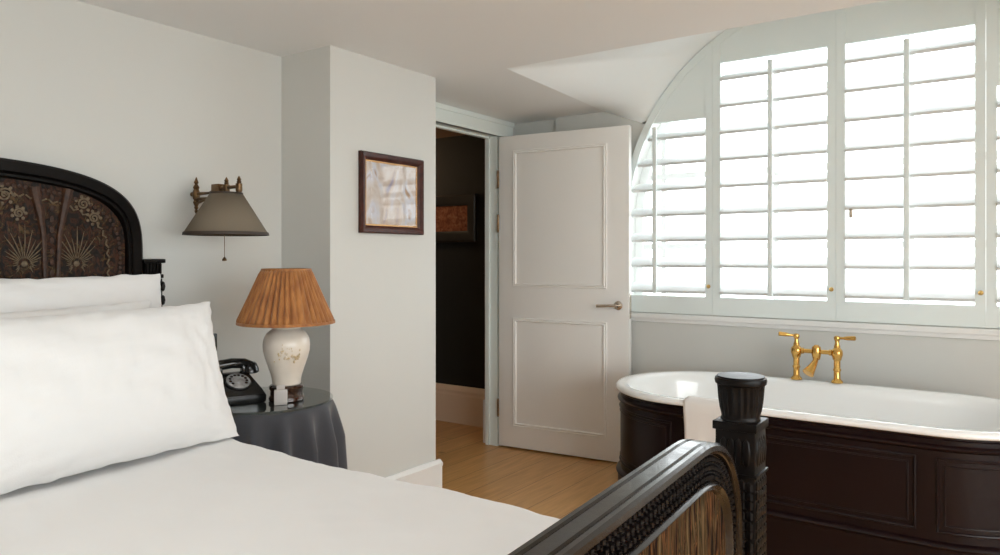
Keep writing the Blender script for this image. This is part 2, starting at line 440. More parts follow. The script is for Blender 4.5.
# shutters: four panels closed across the arch
SH_Y0, SH_Y1 = 3.972, 4.006
PW = .626
def shutter(k, label):
    x0 = ACX - AR + .004 if k == 0 else ACX + (k - 2) * PW + .0006
    x1 = ACX + AR - .004 if k == 3 else ACX + (k - 1) * PW - .0006
    ri = AR - .045
    top = 2.270 if k in (1, 2) else 1.979
    zb = .985
    def archrun(xa, xb, r, n=24):
        out = []
        for i in range(n + 1):
            x = xa + (xb - xa) * i / n
            out.append((x, arch_z(x, r)))
        return out
    ra = AR - .004
    if k == 0:   run = [p for p in arch_pts(ra, 180, 0, 160) if p[0] <= x1]; run.append((x1, arch_z(x1, ra)))
    elif k == 3: run = [(x0, arch_z(x0, ra))] + [p for p in arch_pts(ra, 180, 0, 160) if p[0] >= x0]
    else: run = archrun(x0, x1, ra)
    out = [(x0, ZSILL + .002)] + run + [(x1, ZSILL + .002)]
    h0, h1 = x0 + .041, x1 - .041
    if k == 0:   hrun = [p for p in arch_pts(ri, 180, 0, 160) if p[0] <= h1]; hrun.append((h1, arch_z(h1, ri))); h0 = ACX - ri
    elif k == 3: hrun = [(h0, arch_z(h0, ri))] + [p for p in arch_pts(ri, 180, 0, 160) if p[0] >= h0]; h1 = ACX + ri
    else: hrun = archrun(h0, h1, ri)
    hol = [(h0, zb)] + hrun + [(h1, zb)]
    t = thing('window_shutter', label, 'shutter', ((x0 + x1) / 2, (SH_Y0 + SH_Y1) / 2, ZSILL), 0, 'white louvred shutters across the arched window')
    fr = obj('shutter_frame', plate(bmesh.new(), out, [hol], lambda x, z: (x, SH_Y0, z), (0, SH_Y1 - SH_Y0, 0)), M['shutter'], t, smooth=0)
    # solid board above the louvres
    bd = [p for p in hrun if p[1] > top]
    if k == 0:
        xl = ACX - math.sqrt(ri * ri - (top - ACZ) ** 2); bd = [(xl, top)] + bd + [(h1, top)]
    elif k == 3:
        xl = ACX + math.sqrt(ri * ri - (top - ACZ) ** 2); bd = [(h0, top)] + bd + [(xl, top)]
    else: bd = [(h0, top)] + bd + [(h1, top)]
    obj('top_board', plate(bmesh.new(), bd, [], lambda x, z: (x, SH_Y0 + .006, z), (0, .02, 0)), M['shutter'], t, smooth=0)
    # louvres
    b = bmesh.new(); yc = SH_Y0 + .020; tilt = R(25); ch = .057; th = .0075
    z = 1.011 + .052 * sin(tilt)
    while z + .03 < top + .02:
        xa, xb = h0, h1
        zz = z + ch * sin(tilt)
        if zz > ACZ and k == 0: xa = ACX - math.sqrt(ri * ri - (zz - ACZ) ** 2)
        if zz > ACZ and k == 3: xb = ACX + math.sqrt(ri * ri - (zz - ACZ) ** 2)
        prof = []
        for u, w in ((-ch, -th), (-ch, th), (-ch * .9, th * 1.15), (0, th * 1.3), (ch * .8, th), (ch, 0), (ch * .8, -th), (0, -th * 1.3), (-ch * .9, -th * 1.15)):
            prof.append((yc + .02 + u * cos(tilt) - w * sin(tilt), z + u * sin(tilt) + w * cos(tilt)))
        loft(b, [[(xa, y, q) for y, q in prof], [(xb, y, q) for y, q in prof]], True, True, True)
        z += .1455
    obj('louvre_slats', b, M['slat'], t)
    xc = (h0 + h1) / 2 if k in (1, 2) else (-1.672 if k == 0 else 2 * ACX + 1.672)
    zt = top - .03
    b = B(xc - .012, xc + .012, SH_Y0 - .036, SH_Y0 - .022, 1.0, zt, bev=.003)
    obj('tilt_rod', b, M['shutter'], t)
    if k < 3:
        b = lathe(bmesh.new(), [(.004, .0), (.004, -.008), (.010, -.012), (.011, -.018), (.006, -.024), (.0, -.025)], (x1 - .018, SH_Y0, 1.045), 12, 'y')
        obj('knob', b, M['gold'], t)
    if k == 2:
        b = B(-.655, -.649, SH_Y0 - .006, SH_Y0 + .02, 1.425, 1.445); box(b, -.657, -.641, SH_Y0 - .012, SH_Y0 - .006, 1.40, 1.455, bev=.002)
        obj('latch', b, M['nickel'], t)
    return t
shutter(0, 'short louvred shutter with curved top, beside the open door')
shutter(1, 'tall white louvred shutter standing left of the brass bath tap, next to the curved shutter')
shutter(2, 'tall white louvred shutter above the bath with a small grey latch on its louvres')
shutter(3, 'louvred shutter cut off by the right edge of the photo')

# ------------------------------------------------------------------ door leaf (open, against the window wall)
HX, HY = -2.668, 3.812
dx, dy = -1.806 + 2.668, 3.89 - 3.812
DW = math.hypot(dx, dy); DA = math.atan2(dy, dx)
D = thing('door_1', 'tall white two-panel door standing open against the window wall', 'door', (HX, HY, 0), DA, world=False)
D['kind'] = 'structure'
DT = .042
obj('door_leaf', B(0, DW, 0, DT, .012, 1.969, bev=.002), M['door'], D)
def panel(x0, x1, z0, z1, y, s):
    b = bmesh.new()
    w = .022
    sec = [(0, 0), (w, 0), (w, .006), (w * .75, .012), (w * .45, .006), (w * .2, .010), (0, .007)]
    pts = [(x0, z0), (x1, z0), (x1, z1), (x0, z1)]
    rings = []
    for i, (px, pz) in enumerate(pts):
        sx = 1 if px == x0 else -1; sz = 1 if pz == z0 else -1
        rings.append([(px + sx * o, y + s * h, pz + sz * o) for o, h in sec])
    return loft_closed(b, rings)
for z0, z1 in ((.145, .825), (1.02, 1.875)):
    obj('panel_moulding', panel(.105, DW - .135, z0, z1, 0, -1), M['door'], D)
    obj('panel_moulding', panel(.105, DW - .135, z0, z1, DT, 1), M['door'], D)
b = lathe(bmesh.new(), [(.026, 0), (.026, -.006), (.012, -.010), (.010, -.045), (.013, -.05), (.013, -.058), (0, -.06)], (DW - .065, 0, .925), 20, 'y')
tube(b, [(DW - .065, -.05, .925), (DW - .10, -.055, .925), (DW - .135, -.052, .923), (DW - .18, -.05, .921)], [.010, .009, .0085, .0095], 10)
obj('door_handle', b, M['nickel'], D)
obj('latch_plate', B(DW - .001, DW + .0025, .010, .032, .85, 1.0), M['nickel'], D)
for z in (.25, 1.42, 1.70):
    b = lathe(bmesh.new(), [(.0065, z - .05), (.0065, z + .05)], (-.004, -.004, 0), 10); ball(b, (-.004, -.004, z + .053), .006); ball(b, (-.004, -.004, z - .053), .006)
    obj('hinge', b, M['aged_brass'], D)

# ------------------------------------------------------------------ pictures
def picture(name, label, y0, y1, z0, z1, x, fw, fm, pm, glass=True):
    t = thing(name, label, 'picture', (x, (y0 + y1) / 2, z0))
    b = bmesh.new()
    pts = [(y0, z0), (y1, z0), (y1, z1), (y0, z1)]
    sec = [(0, 0), (0, .018), (.006, .026), (fw * .5, .022), (fw * .8, .016), (fw, .010), (fw, 0)]
    rings = []
    for py, pz in pts:
        sy = 1 if py == y0 else -1; sz = 1 if pz == z0 else -1
        rings.append([(x + h, py + sy * o, pz + sz * o) for o, h in sec])
    loft_closed(b, rings)
    obj('frame', b, fm, t)
    b = bmesh.new()
    rings = []
    for py, pz in pts:
        sy = 1 if py == y0 else -1; sz = 1 if pz == z0 else -1
        rings.append([(x + h, py + sy * o, pz + sz * o) for o, h in [(fw - .001, .002), (fw - .001, .009), (fw + .007, .007), (fw + .007, .002)]])
    loft_closed(b, rings)
    obj('slip', b, M['gold_slip'], t)
    obj('print', B(x + .002, x + .004, y0 + fw, y1 - fw, z0 + fw, z1 - fw), pm, t)
    if glass: obj('glass', B(x + .006, x + .0075, y0 + fw * .9, y1 - fw * .9, z0 + fw * .9, z1 - fw * .9), M['pic_glass'], t)
    return t
picture('framed_picture', 'small mahogany framed picture under glass hung on the white pillar', 2.25, 2.658, 1.312, 1.668, XP, .034, M['frame_wood'], M['print'])
# hall picture: hangs on the hall end wall, facing the camera
hx0, hx1, hz0, hz1 = -3.90, -3.13, 1.315, 1.66
t = thing('framed_picture', 'black framed russet print on the dark hallway wall', 'picture', ((hx0 + hx1) / 2, 4.2, hz0))
b = bmesh.new(); rings = []
for px, pz in [(hx0, hz0), (hx1, hz0), (hx1, hz1), (hx0, hz1)]:
    sx = 1 if px == hx0 else -1; sz = 1 if pz == hz0 else -1
    rings.append([(px + sx * o, 4.2 - h, pz + sz * o) for o, h in [(0, 0), (0, .02), (.01, .028), (.06, .02), (.08, .012), (.08, 0)]])
loft_closed(b, rings)
obj('frame', b, M['black_frame'], t)
obj('print', B(hx0 + .08, hx1 - .08, 4.194, 4.198, hz0 + .08, hz1 - .08), M['rust_print'], t)

# black wall socket behind the pillows
b = B(XH, XH + .012, 1.635, 1.765, .826, .900, bev=.004); box(b, XH + .012, XH + .018, 1.715, 1.74, .85, .88, bev=.002); box(b, XH + .012, XH + .018, 1.66, 1.685, .85, .88, bev=.002)
tag(obj('wall_socket', b, M['black'], None, (XH, 1.70, .863)), 'black socket plate on the wall just behind the front pillow corner', 'socket')

# ------------------------------------------------------------------ bed
BYC = .585
bed = thing('bed', 'dark carved wooden bed with arched headboard and footboard', 'bed', (-1.5, BYC, 0))
def mirror(pts): return pts + [(2 * BYC - y, z) for y, z in reversed(pts[:-1])] if abs(pts[-1][0] - BYC) < 1e-6 else pts + [(2 * BYC - y, z) for y, z in reversed(pts)]
def head_path(hw, zt, zb, base, n=40, e=3.9):
    pts = [(BYC + hw, base)]
    for i in range(n + 1):
        a = (pi / 2) * i / n
        u = cos(a) ** (2 / e); v = sin(a) ** (2 / e)
        pts.append((BYC + hw * u, zb + (zt - zb) * v))
    return mirror(pts)
# going from the far side over the top to the near side: left normal points inwards (down)
HP = head_path(.832, 1.517, 1.165, .35)
to = lambda x0: (lambda u, v, w: (x0 + w, u, v))
b = bmesh.new()
sweep2(b, HP, [(0, 0), (0, .066), (.008, .074), (.038, .074), (.042, .068), (.047, .072), (.055, .072), (.060, .063), (.062, 0)], to(-2.612))
obj('headboard_frame', b, M['dark_shaft'], bed)
HPi = head_path(.832 - .055, 1.517 - .055, 1.165 - .01, .35)
hp = obj('headboard_panel', plate(bmesh.new(), HPi, [], lambda y, z: (-2.60, y, z), (.045, 0, 0)), M['headpanel'], bed, smooth=0)
XF = -2.553
def fan(y, z):
    b = bmesh.new()
    for k in range(25):
        a = R(-42 + 264 * k / 24)
        L0, L1 = .018, (.040 + .085 * max(0, sin(a)) ** 1.5) * (1, .72, .9)[k % 3]
        for s in (0,):
            p0 = Vector((XF, y + L0 * cos(a), z + L0 * sin(a)))
            bend = .35 * cos(a)
            p1 = Vector((XF + .004, y + L1 * .6 * cos(a), z + L1 * .6 * sin(a)))
            p2 = Vector((XF + .003, y + L1 * cos(a - bend * .5) * .9, z + L1 * sin(a)))
            tube(b, [p0, p1, p2], [.0012, .0020, .0007], 6)
    ball(b, (XF, y, z), .010, .4, 1, 1)
    return b
def scrolls(y, z, r):
    b = bmesh.new()
    pts = []
    for i in range(26):
        a = 3.6 * pi * i / 25
        rr = r * (1 - i / 30)
        pts.append((XF + .001, y + rr * cos(a), z + rr * sin(a)))
    tube(b, pts, .003, 6)
    for k in range(7):
        a = 2 * pi * k / 7
        ball(b, (XF, y + r * 1.25 * cos(a), z + r * 1.25 * sin(a)), .006, .5, 1, 1, 6)
    return b
for y in (1.194, 1.036, .664, .506, .134, -.024):
    obj('fan_carving', fan(y, 1.185), M['tan_carve'], hp)
for y in (1.115, .585, .055):
    b = bmesh.new()
    for s in (-1, 1):
        tube(b, [(XF, y + s * .018, 1.10), (XF, y + s * .024, 1.28), (XF + .002, y + s * .034, 1.34), (XF, y + s * .052, 1.43)], [.008, .009, .012, .017], 8)
    for k in range(9): ball(b, (XF + .004, y, 1.12 + .035 * k), .007, .5, 1, 1.6, 6)
    obj('trunk_carving', b, M['orange_carve'], hp)
for y, z, r in ((.98, 1.40, .022), (1.02, 1.345, .016), (1.215, 1.385, .020), (1.25, 1.34, .018), (.90, 1.39, .022), (.83, 1.40, .018), (.755, 1.38, .022), (.68, 1.40, .02), (.49, 1.40, .02), (.19, 1.39, .022), (-.05, 1.38, .02)):
    obj('scroll_carving', scrolls(y, z, r), M['tan_carve'], hp)
def along(path, step, start=0.0):
    out = []; acc = 0; nxt = start
    for i in range(len(path) - 1):
        a = Vector(path[i]); c = Vector(path[i + 1]); L = (c - a).length
        while L > 0 and nxt <= acc + L:
            t = (nxt - acc) / L
            d = (c - a).normalized()
            out.append((a.lerp(c, t), Vector((-d.y, d.x)), d)); nxt += step
        acc += L
    return out
b = bmesh.new()
inner_path = head_path(.832 - .078, 1.517 - .078, 1.155, 1.0)
for p, n, d in along(inner_path, .017): ball(b, (XF, p.x, p.y), .0065, .6, 1, 1, 6)
obj('bead_border', b, M['orange_carve'], hp)
b = bmesh.new()
for p, n, d in along(head_path(.832 - .115, 1.517 - .10, 1.14, 1.05), .034):
    q = p + n * .0
    tube(b, [(XF, q.x - d.x * .014 , q.y - d.y * .014), (XF + .004, q.x + n.x * .010, q.y + n.y * .010), (XF, q.x + d.x * .014, q.y + d.y * .014)], .0028, 6)
obj('garland_carving', b, M['tan_carve'], hp)
rg = random.Random(11)
b = bmesh.new()          # small painted leaves scattered between the large motifs
for k in range(420):
    y = BYC + rg.uniform(-.74, .74); z = rg.uniform(1.08, 1.46)
    lim = 1.155 + (1.517 - .10 - 1.155) * max(0, 1 - (abs(y - BYC) / .745) ** 3.9) ** (1 / 3.9)
    if z > lim - .01: continue
    a = rg.uniform(0, pi); L = rg.uniform(.006, .017)
    tube(b, [(XF - .001, y - L * cos(a), z - L * sin(a)), (XF + .001, y + .3 * L * sin(a), z - .3 * L * cos(a)), (XF - .001, y + L * cos(a), z + L * sin(a))], [.0008, .0030, .0008], 5)
obj('leaf_carving', b, M['leaf_paint'], hp)['kind'] = 'stuff'
# headboard posts
for s in (1, -1):
    y = BYC + s * .868
    b = B(-2.612, -2.537, y - .034, y + .034, 0, 1.13, bev=.006)
    box(b, -2.62, -2.529, y - .041, y + .041, 1.185, 1.20, bev=.004); box(b, -2.616, -2.533, y - .036, y + .036, 1.13, 1.145, bev=.004)
    box(b, -2.608, -2.541, y - .030, y + .030, 1.145, 1.185)
    for k in range(5):
        box(b, -2.541, -2.535, y - .028 + k * .0125, y - .028 + k * .0125 + .006, 1.147, 1.183)
    for k in range(8): ball(b, (-2.537, y + s * .034, 1.10 - k * .05), .012, .8, .7, 1.6, 8)
    obj('post', b, M['dark_shaft'], bed)

# footboard
FX0, FX1 = -.409, -.355
FZ = .915
def foot_path(o, base=.30, n=18):
    """outline shrunk by o"""
    cy, cz, rx, rz = 1.09, .70, .245 - o, .215 - o
    pts = [(cy + rx, base)]
    for i in range(n + 1):
        a = (pi / 2) * i / n
        pts.append((cy + rx * cos(a) ** .9, cz + rz * sin(a) ** .9))
    k = 12
    for i in range(1, k + 1): pts.append((cy + (BYC - cy) * i / k, cz + rz))
    return mirror(pts)
b = bmesh.new()
W = FX1 - FX0
sec = [(0.003, 0), (0, .004), (0, .010), (.003, .012), (.003, .015), (0, .017), (0, W - .017), (.003, W - .015), (.003, W - .012), (0, W - .010), (0, W - .004), (.004, W), (.012, W + .001),
       (.014, W - .004), (.017, W - .005), (.019, W - .013), (.061, W - .013), (.062, W - .006), (.066, W - .001), (.070, W - .006), (.071, W - .008), (.074, W - .007), (.077, W - .012), (.080, W - .016), (.080, .012), (.02, 0)]
sweep2(b, foot_path(0), sec, to(FX0))
ff = obj('footboard_frame', b, M['dark'], bed)
b = bmesh.new()
for k, (p, n, d) in enumerate(along(foot_path(0), .0155, .1)):
    for o, r, sh_ in ((.0255, .0062, 0), (.0395, .0066, .0078), (.0545, .0062, 0)):
        q = p + n * o + d * sh_
        ball(b, (FX1 - .012, q.x, q.y), r, .95, 1.0, .9, 7)
    for o in (.0325, .047):
        q = p + n * o + d * .004
        ball(b, (FX1 - .012, q.x, q.y), .0032, 1.2, 1, 1, 6)
obj('bead_carving', b, M['dark_shaft'], ff)
obj('footboard_panel', plate(bmesh.new(), foot_path(.076), [], lambda y, z: (FX0 + .010, y, z), (W - .022, 0, 0)), M['burl'], bed, smooth=0)
b = B(FX0 + .008, FX1 - .008, BYC - .78, BYC + .776, .28, .60, bev=.004)
obj('footboard_rail', b, M['dark'], bed)
for nm in ('footboard_frame', 'bead_carving', 'footboard_panel', 'footboard_rail'):
    for v in bpy.data.objects[nm].data.vertices: v.co.x -= .055 * (v.co.y + BYC - .6)   # the old footboard stands slightly askew
# footboard posts
for s in (1, -1):
    px, py = -.420, BYC + s * .815
    h = .037
    b = B(px - h, px + h, py - h, py + h, .0, .892, bev=.004)
    b2 = bmesh.new()
    for (a0, a1) in ((.80, .806), (.884, .9)):
        box(b, px - h - .004, px + h + .004, py - h - .004, py + h + .004, a0, a1, bev=.002)
    obj('post', b, M['dark_shaft'], bed)
    post = bpy.data.objects[COL.objects[-1].name]
    nfl = 22
    prof = [(.034, .898), (.037, .901), (.035, .905), (.0355, .910), (.039, .922), (.0415, .940), (.043, .960), (.0435, .966)]
    b = bmesh.new()
    lathe(b, prof, (px, py, 0), 128, mod=lambda a, z, k: 1 - (.0 if z < .911 or z > .963 else .085 * (.5 + .5 * cos(nfl * a)) ** .7))
    lathe(b, [(.043, .966), (.0465, .968), (.0478, .974), (.0465, .979), (.044, .980), (.0435, .9825), (.0, .984)], (px, py, 0), 48)
    obj('fluted_capital', b, M['dark_shaft'], post)
    # carved relief on the faces
    for f in range(4):
        ax = (1, 0, -1, 0)[f]; ay = (0, 1, 0, -1)[f]
        rnd = random.Random(5 + f)
        b = bmesh.new()
        z = .10
        while z < .79:
            for e in (-.026, -.013, 0, .013, .026):
                ball(b, (px + ax * h + (e if ax == 0 else 0), py + ay * h + (e if ay == 0 else 0), z + rnd.uniform(-.003, .003)), .0085, 1 if ax == 0 else .5, 1 if ay == 0 else .5, 1.35, 6)
            z += .018
        obj('relief_carving', b, M['dark_shaft'], post)
        b = bmesh.new()
        for e in (-.021, -.007, .007, .021):
            ball(b, (px + ax * h + (e if ax == 0 else 0), py + ay * h + (e if ay == 0 else 0), .845), .0105, .8 if ax == 0 else .5, .8 if ay == 0 else .5, 2.6, 8)
        obj('gadroon_carving', b, M['dark_shaft'], post)
b = B(-2.52, -.50, -.15, 1.32, .16, .585, bev=.03)
obj('mattress_base', b, M['linen'], bed)
for s in (1, -1):
    y = BYC + s * .785
    obj('side_rail', B(-2.54, -.45, y - .018, y + .018, .22, .41, bev=.006), M['dark'], bed)

# duvet
def fbm(v, sc_, seed=0): return noise.fractal(Vector(v) * sc_ + Vector((seed, seed * 2.1, 0)), .6, 2.1, 4)
def duvet():
    b = bmesh.new()
    prof = []      # (y, z, side)
    def rnd(y0, s):
        out = []
        for i in range(9):
            a = (pi / 2) * i / 8
            out.append((y0 + s * .055 * sin(a), .612 + .055 * cos(a), 0))
        return out
    ys = [1.31 - 1.47 * i / 60 for i in range(61)]
    far = [(1.372, .46 + .15 * i / 8, 1) for i in range(9)]
    prof = far[:-1] + [(1.372 + 0 * i, .612, 1) for i in range(1)] + [p for p in reversed(rnd(1.317, 1))][1:] + [(y, .667, 0) for y in ys[1:-1]] + rnd(-.147, -1) + [(-.202, .61 - .15 * i / 8, 1) for i in range(1, 9)]
    nx = 110
    rows = []
    for i in range(nx + 1):
        x = -2.44 + (2.44 - .485) * i / nx
        row = []
        for (y, z, sd) in prof:
            d = .009 * fbm((x, y, 0), 1.6, 3) + .004 * fbm((x, y * 1.7, 0), 5.5, 9)
            # soft diagonal creases running from the pillow towards the foot
            d += .006 * noise.noise(Vector(((x + y * .6) * 5, (y - x * .3) * 1.2, 4)))
            e = max(0, (x + .60) / .15)
            zz = z - (.05 * e * e if sd == 0 else .0) - .01
            yy = y
            if sd: yy += (.006 + .006 * sin(x * 9)) * sin(x * 14) * (1 if y > 0 else -1)
            row.append((x, yy + (d * .5 if sd else 0), zz + (d if not sd else 0) + .004))
        rows.append(row)
    loft(b, rows, closed=False)
    return b
dv = obj('duvet', duvet(), M['linen'], None, (-1.45, BYC, .62), smooth=60)
dv.modifiers.new('thick', 'SOLIDIFY').thickness = .02
tag(dv, 'smooth white duvet spread over the bed', 'duvet')

# pillows
def pillow(name, label, w, h, T, yc, xb, zb, xt, zt, seed, ruff=0.0, yaw=0.0, roll=0.0, group='white pillows stacked against the headboard', ear=.055):
    b = bmesh.new()
    nu, nv = 60, 44
    up = Vector((xt - xb, roll, zt - zb)).normalized(); side = Vector((-sin(yaw), cos(yaw), 0)); nrm = side.cross(up).normalized()
    if nrm.x < 0: nrm = -nrm
    base = Vector((xb, yc, zb))
    grid = {}
    def surf(i, j, s):
        u = -1 + 2 * i / nu; v = -1 + 2 * j / nv
        # denser near the borders
        u = sin(u * pi / 2); v = sin(v * pi / 2)
        f = max(0, (1 - abs(u) ** 2.6)) ** .62 * max(0, (1 - abs(v) ** 2.4)) ** .62
        xu = w / 2 * u * (1 - ear * (1 - v * v) ** 1.0 * abs(u) ** 3)
        xv = h / 2 * v * (1 - ear * 1.1 * (1 - u * u) * abs(v) ** 3)
        edge = max(abs(u), abs(v))
        wr = .011 * fbm((u * w, v * h, s), 3.5, seed) + .006 * fbm((u * w * 1.6, v * h * .7, s), 9, seed + 4)
        # gathers along the seams
        g = (edge ** 6) * (1 - edge ** 14)
        wr += .014 * g * noise.noise(Vector((u * 14, v * 14, seed)))
        if ruff and v > .3: wr += ruff * ((v - .3) / .7) ** 2 * noise.noise(Vector((u * 19 + v * 3, v * 2.5, seed + 2))) * (1 if u < .1 else .25)
        th = s * (T / 2 * f) + wr * min(1, f * 2.5)
        rim = .006 * noise.noise(Vector((u * 9, v * 9, seed + 7)))
        sag = 1 + .10 * (-v) * f
        return base + side * (xu + rim * (abs(u) > .97)) + up * (h / 2 + xv + rim * (abs(v) > .97)) + nrm * (th * sag)
    V = {}
    for s in (1, -1):
        for i in range(nu + 1):
            for j in range(nv + 1):
                bd = i in (0, nu) or j in (0, nv)
                if bd and s == -1: V[(i, j, -1)] = V[(i, j, 1)]
                else: V[(i, j, s)] = b.verts.new(surf(i, j, s))
        for i in range(nu):
            for j in range(nv):
                b.faces.new((V[(i, j, s)], V[(i + 1, j, s)], V[(i + 1, j + 1, s)], V[(i, j + 1, s)]))
    o = obj(name, b, M['linen'], None, (xb, yc, zb), smooth=180)
    return tag(o, label, 'pillow', group)
pillow('pillow', 'large plump white pillow at the front, lying against the others', .95, .45, .20, .878, -1.845, .672, -2.075, 1.085, 3, ruff=.018, yaw=.10, roll=.05)
pillow('pillow', 'white pillow squeezed between the front pillow and the back one', .88, .42, .13, .855, -2.14, .672, -2.285, 1.065, 8)
pillow('pillow', 'rear white pillow touching the carved headboard', .95, .49, .12, .965, -2.36, .672, -2.475, 1.15, 15, ear=.03)

# ------------------------------------------------------------------ bedside table, cloth, lamp, phone
TX, TY, TZ, TR = -2.20, 1.665, .700, .247
t = thing('bedside_table', 'round bedside table with a clear glass top over a grey cloth', 'table', (TX, TY, 0))
b = lathe(bmesh.new(), [(.235, .660), (.24, .664), (.24, .682), (.236, .686)], (TX, TY, 0), 48)
obj('table_top', b, M['table_wood'], t)
b = lathe(bmesh.new(), [(.15, 0), (.15, .02), (.04, .05), (.03, .1), (.035, .3), (.03, .5), (.05, .62), (.12, .66)], (TX, TY, 0), 24)
obj('pedestal', b, M['table_wood'], t)
b = lathe(bmesh.new(), [(TR - .002, .692), (TR, .694), (TR, .698), (TR - .002, .700)], (TX, TY, 0), 72)
obj('glass_top', b, M['table_glass'], t)
b = bmesh.new()
prof = [(0.001, .690), (.15, .690), (.236, .690), (.243, .687), (.246, .68), (.248, .66), (.249, .64), (.25, .62), (.252, .58), (.254, .55), (.257, .5), (.26, .45), (.268, .3), (.275, .15), (.282, .02)]
def fold(a, z, k):
    if z > .685: return 1
    s = min(1, (.685 - z) / .13) ** .8
    w = (.5 + .5 * sin(15 * a + .9 * sin(3 * a + 1) + 1.2)) ** 1.4
    return 1 + s * (.19 * w + .02 * sin(5 * a + 2)) - .045 * s
lathe(b, prof, (TX, TY, 0), 200, mod=fold, cap=False)
for v in b.verts:
    if v.co.y < 1.43: v.co.y = 1.43 - .03 * (1 - math.exp((v.co.y - 1.43) / .03))     # pressed against the bed
o = obj('tablecloth', b, M['cloth'], None, (TX, TY, 0), smooth=80)
tag(o, 'charcoal grey cloth hanging in folds over the round bedside table', 'tablecloth')

LX, LY = -2.105, 1.695
lamp = thing('table_lamp', 'cream vase table lamp with pleated amber shade on the bedside table', 'lamp', (LX, LY, TZ))
b = lathe(bmesh.new(), [(.058, .7005), (.061, .704), (.061, .715), (.056, .722), (.056, .738), (.060, .744), (.060, .752), (.054, .757)], (LX, LY, 0), 40)
obj('lamp_base', b, M['lamp_wood'], lamp)
vp = [(.046, .757), (.049, .760), (.049, .768), (.052, .785), (.062, .815), (.073, .845), (.0795, .870), (.081, .890), (.078, .910), (.069, .927), (.055, .938), (.048, .942), (.047, .946), (.0495, .95), (.049, .968), (.046, .972), (.02, .974)]
vp = [(r_, .757 + (z_ - .757) * 1.06) for r_, z_ in vp]
b = lathe(bmesh.new(), vp, (LX, LY, 0), 48)
vase = obj('vase', b, M['ceramic'], lamp)
b = bmesh.new()        # gilded flower relief on the front of the vase
rg = random.Random(2)
for k in range(34):
    a = R(-38) + rg.uniform(-.62, .62); z = .865 + rg.gauss(0, .013) + .01 * cos((a + .66) * 5)
    rr = .0790 if z > .86 else .0770
    ball(b, (LX + rr * cos(a), LY + rr * sin(a), z), rg.uniform(.004, .008), .6, .6, .8, 6)
obj('gilt_flowers', b, M['relief_gold'], vase)
NP = 42
rp = random.Random(4); ph = [rp.uniform(-.5, .5) for _ in range(8)]
def pleat(a, z, k):
    s = NP * a + 1.2 * sin(3 * a + ph[0]) + .9 * sin(7 * a + ph[1])
    amp = .085 + .03 * sin(5 * a + ph[2])
    return 1 + amp * (abs(sin(s / 2)) ** .8 - .5) * (1 if 0 < k < 12 else .4)
zb_, zt_ = .974, 1.163
prof = [(.166 + (.084 - .166) * (i / 12) ** .96, zb_ + (zt_ - zb_) * i / 12) for i in range(13)]
b = lathe(bmesh.new(), prof, (LX, LY, 0), 552, mod=pleat, cap=False)
sh = obj('lamp_shade', b, M['pleat'], lamp, smooth=70)
sh.modifiers.new('thick', 'SOLIDIFY').thickness = .002
b = lathe(bmesh.new(), [(.1655, .971), (.169, .972), (.1685, .981), (.164, .981)], (LX, LY, 0), 72, cap=False)
obj('shade_binding', b, M['pleat'], sh)
b = lathe(bmesh.new(), [(.084, 1.157), (.087, 1.157), (.086, 1.166), (.083, 1.166)], (LX, LY, 0), 60, cap=False)
obj('shade_binding', b, M['pleat'], sh)
b = lathe(bmesh.new(), [(.015, .972), (.015, 1.03), (.008, 1.035), (.008, 1.10)], (LX, LY, 0), 16)
obj('lamp_holder', b, M['aged_brass'], lamp)

b = B(-.022, .022, -.010, .010, 0, .052, bev=.003); box(b, -.014, .014, -.004, .004, .052, .068, bev=.002)
o = obj('frosted_block', b, M['acrylic'], None)
o.location = (-2.052, 1.628, .7005); o.rotation_euler = (0, 0, R(52))
tag(o, 'small pale frosted block standing in front of the lamp base', 'ornament')

# telephone (local frame: front faces -y)
ph_ = thing('rotary_telephone', 'black rotary dial telephone with silver dial beside the lamp', 'telephone', (-2.235, 1.575, .7005), R(75), world=False)
def ringbox(w, d0, d1, z): return [(-w, d0, z), (w, d0, z), (w, d1, z), (-w, d1, z)]
b = bmesh.new()
loft(b, [ringbox(.078, -.085, .075, 0), ringbox(.080, -.087, .077, .006), ringbox(.080, -.087, .077, .030), ringbox(.075, -.080, .074, .034), ringbox(.073, -.074, .072, .044), ringbox(.055, .012, .055, .094), ringbox(.050, .018, .048, .097)], True, True, True)
bmesh.ops.bevel(b, geom=list(b.edges), offset=.003, segments=2, affect='EDGES')
body = obj('phone_body', b, M['black'], ph_)
# dial on the sloping front
sl = math.atan2(.050, .086)
Md = Matrix.Translation((0, -.032, .0705)) @ Matrix.Rotation(sl, 4, 'X')
b = lathe(bmesh.new(), [(.044, -.004), (.044, .004), (.042, .006), (.0405, .006)], n=40); b.transform(Md)
obj('dial_surround', b, M['black'], ph_)
b = lathe(bmesh.new(), [(.0405, .004), (.0405, .008), (.038, .0095), (.017, .0095), (.016, .011), (0.0, .0115)], n=40); b.transform(Md)
dial = obj('dial', b, M['dial'], ph_)
b = bmesh.new()
for k in range(10):
    a = R(-40 + 28 * k); lathe(b, [(.0052, .0096), (.0052, .0102), (0, .0102)], (.028 * cos(a), .028 * sin(a), 0), 12)
b.transform(Md); obj('finger_holes', b, M['black'], dial)
b = bmesh.new()
tube(b, [(-.072, .030, .116), (-.045, .030, .126), (0, .030, .130), (.045, .030, .126), (.072, .030, .116)], [.015, .018, .018, .018, .015], 14)
for q in (-1, 1):
    lathe(b, [(.016, .128), (.022, .122), (.029, .104), (.030, .094), (.025, .090)], (q * .068, .030, 0), 20)
obj('handset', b, M['black'], ph_)
for q in (-1, 1):
    obj('cradle', B(q * .042 - .007, q * .042 + .007, .016, .044, .094, .118, bev=.003), M['black'], ph_)

